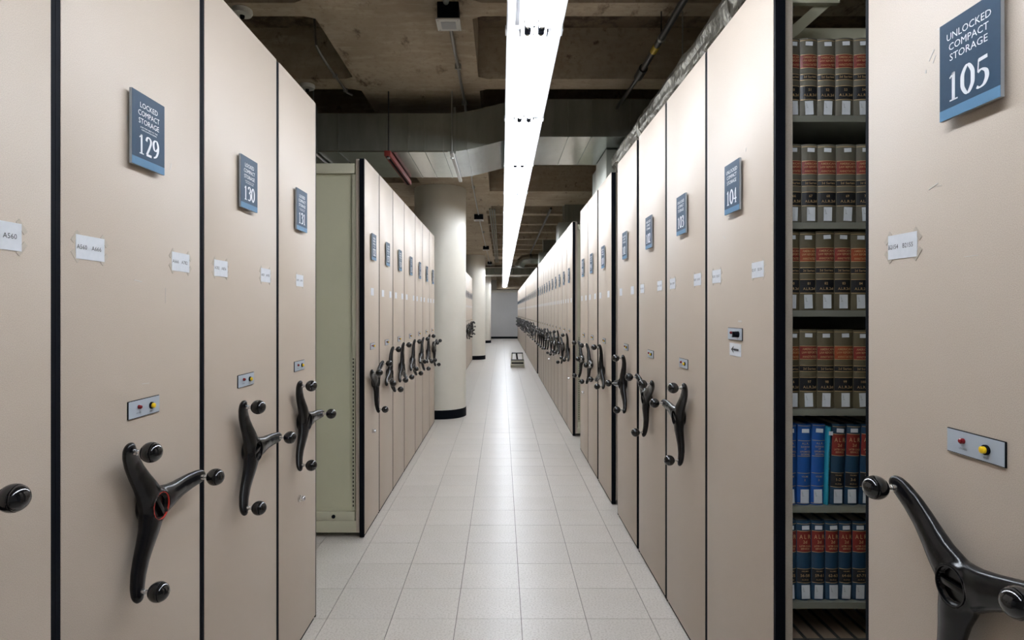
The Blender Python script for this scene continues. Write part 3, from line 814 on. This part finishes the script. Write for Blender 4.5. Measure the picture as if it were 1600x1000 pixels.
# ------------------------------------------------------------------ pipes, conduits and small ceiling devices
sp = thing('sprinkler_pipe', 'black sprinkler pipe with yellow tag hanging above the right row', 'pipe', (0, 0, 2.985))
part('pipe', MB().tube([(.925, -1.0, 0), (.900, 3.80, 0)], .019, 14), 'blackpipe', sp)
part('coupling', MB().tube([(.9003, 3.76, 0), (.900, 3.90, 0)], .029, 14), 'blackpipe', sp)
part('thin_pipe', MB().tube([(.900, 3.86, -.005), (.886, 4.55, .02)], .013, 12), 'blackpipe', sp)
part('yellow_tag', MB().tube([(.903, 3.44, 0), (.9025, 3.52, 0)], .0205, 14), 'tagyellow', sp, label='yellow tag band')
part('clamp_ring', MB().tube([(.904, 3.335, 0), (.904, 3.36, 0)], .023, 14), 'conduit', sp)
part('drop_rod', MB().tube([(.904, 3.355, .02), (.904, 3.355, .154)], .004, 8), 'blackpipe', sp)
sp2 = thing('sprinkler_pipe', 'thin dark pipe crossing the far concrete joists beyond the beam', 'pipe', (0, 0, 0))
part('pipe', MB().tube([(.80, 9.6, 3.112), (.82, 17.9, 3.112)], .02, 12), 'blackpipe', sp2)
for yb in (10.4, 13.91, 16.25): part('hanger_strap', MB().tube([(.805, yb, 3.12), (.805, yb, 3.139)], .006, 8), 'blackpipe', sp2)
cd = thing('ceiling_conduit', 'straight zinc conduit under the girder linking the speaker boxes', 'conduit', (0, 0, 0))
zc = 3.112
part('pipe', MB().tube([(-.303, -.5, zc), (-.301, 3.2, zc), ], .0105, 10), 'conduit', cd)
part('pipe', MB().tube([(-.303, 3.42, zc), (-.296, 4.8, zc), (-.345, 6.2, zc), (-.384, 7.7, zc), (-.400, 10.2, zc)], .0105, 10), 'conduit', cd)
part('pipe', MB().tube([(-.408, 10.6, zc), (-.41, 15.2, zc)], .0105, 10), 'conduit', cd)
part('pipe', MB().tube([(-.41, 15.6, zc), (-.41, 24.6, zc)], .0105, 10), 'conduit', cd)
for yb in (2.2, 4.05, 4.75, 8.0, 12.5): part('clip', MB().box(-.32 if yb < 6 else -.405, -.28 if yb < 6 else -.365, yb, yb+.02, zc-.012, zc+.024), 'conduit', cd)
part('coupling', MB().tube([(-.301, 3.12, zc), (-.301, 3.20, zc)], .017, 10), 'conduit', cd)
def speaker(x, y_, lab, wd=.133):
    s = thing('speaker_box', lab, 'speaker', (x, y_, 0), 0, 'speaker boxes under the concrete girder')
    h = wd/2
    part('box', MB().box(-h+.008, h-.008, -h+.008, h-.008, 3.046, 3.1395), 'black', s, .002)
    part('face_plate', MB().box(-h, h, -h, h, 3.036, 3.046), 'plasterwhite', s, .001, label='white face plate')
    part('grille', MB().box(-h+.026, h-.026, -h+.026, h-.026, 3.0340, 3.036), 'grille', s)
    mbs = MB()
    for a in (-1, 1):
        for b in (-1, 1): mbs.lathe([(.003, 3.035), (.003, 3.036)], (a*(h-.012), b*(h-.012), 0), n=8)
    part('screws', mbs, 'chrome', s)
speaker(-.296, 3.305, 'nearest black speaker box with white grille under the concrete girder')
speaker(-.404, 10.40, 'second speaker box under the girder, right of the big column top', .17)
speaker(-.41, 15.40, 'third speaker box under the girder, smaller in the distance', .17)
speaker(-.41, 20.20, 'farthest speaker box under the girder, a tiny black dot', .17)
c2 = thing('bent_conduit', 'thin bent conduit dropping from the coffer left of the girder', 'conduit', (0, 0, 0))
part('pipe', MB().tube([(-1.315, 4.15, 3.499), (-1.30, 4.12, 3.44), (-1.262, 4.0, 3.30), (-1.215, 3.88, 3.18), (-1.195, 3.92, 3.135), (-1.19, 4.05, 3.122), (-1.19, 4.55, 3.122), (-1.19, 4.70, 3.16)], .009, 10), 'conduit', c2)
for yb in (4.22, 4.5): part('clip', MB().box(-1.206, -1.174, yb, yb+.02, 3.112, 3.136), 'conduit', c2)
for x, y_, lab in ((-1.462, 3.335, 'white disc detector above carriage 130'), (-1.458, 4.44, 'white disc detector above the corner of carriage 131')):
    s = thing('disc_detector', lab, 'detector', (x, y_, SOF), 0, 'white disc detectors on the left joists')
    part('base_disc', MB().lathe([(.054, -.001), (.056, -.018), (.050, -.030), (.018, -.034)], (0,0,0), n=32), 'plasterwhite', s)
    part('sensor_nub', MB().lathe([(.014, -.033), (.012, -.048), (.006, -.052)], (0,0,0), n=14), 'black', s, label='dark centre nub')
cc = thing('ceiling_conduit', 'thin grey pipes standing in for the stepped beam edge above the far lamps', 'conduit', (0, 0, 0))  # made-up pipes added in place of the stepped beam edge
for k in range(3): part('pipe', MB().tube([(-.20+.04*k, 9.7, 3.12), (-.20+.04*k, 20.2, 3.12)], .012, 8), 'galvdull', cc)

# ------------------------------------------------------------------ step stool
st = thing('step_stool', 'low two-step stool with black treads on the floor far down the aisle', 'stool', (.405, 15.45, 0))
def sideframe(s):
    mb = MB(); x = s*.155
    mb.bar((x*1.06, -.20, 0), (x, -.16, .19), .022, .022); mb.bar((x*1.06, .20, 0), (x*.86, .05, .36), .022, .022)
    mb.bar((x*1.03, -.18, .10), (x*.99, .12, .18), .018, .018); mb.bar((x*.86, -.10, .34), (x*.86, .08, .34), .018, .018)
    mb.bar((x*.95, -.06, .19), (x*.86, -.08, .35), .02, .02)
    return mb
for s in (-1, 1): part('side_frame', sideframe(s), 'stool', st)
part('lower_tread', MB().box(-.165, .165, -.26, -.03, .185, .20), 'tread', st, .003)
part('lower_apron', MB().box(-.160, .160, -.255, -.240, .145, .185), 'stool', st)
part('bottom_panel', MB().box(-.175, .175, -.262, -.245, .012, .090), 'stool', st, .002)
part('gap_shade_box', MB().box(-.150, .150, -.24, .10, .02, .150), 'back', st)  # dark box added to paint the shade in the gap below the apron
part('dark_kick_strip', MB().box(-.165, .165, -.266, -.262, .045, .058), 'tread', st)
part('upper_tread', MB().box(-.145, .145, -.10, .10, .350, .368), 'tread', st, .003)
part('centre_brace', MB().bar((-.02, .10, .35), (.03, .16, .02), .05, .012), 'back', st)
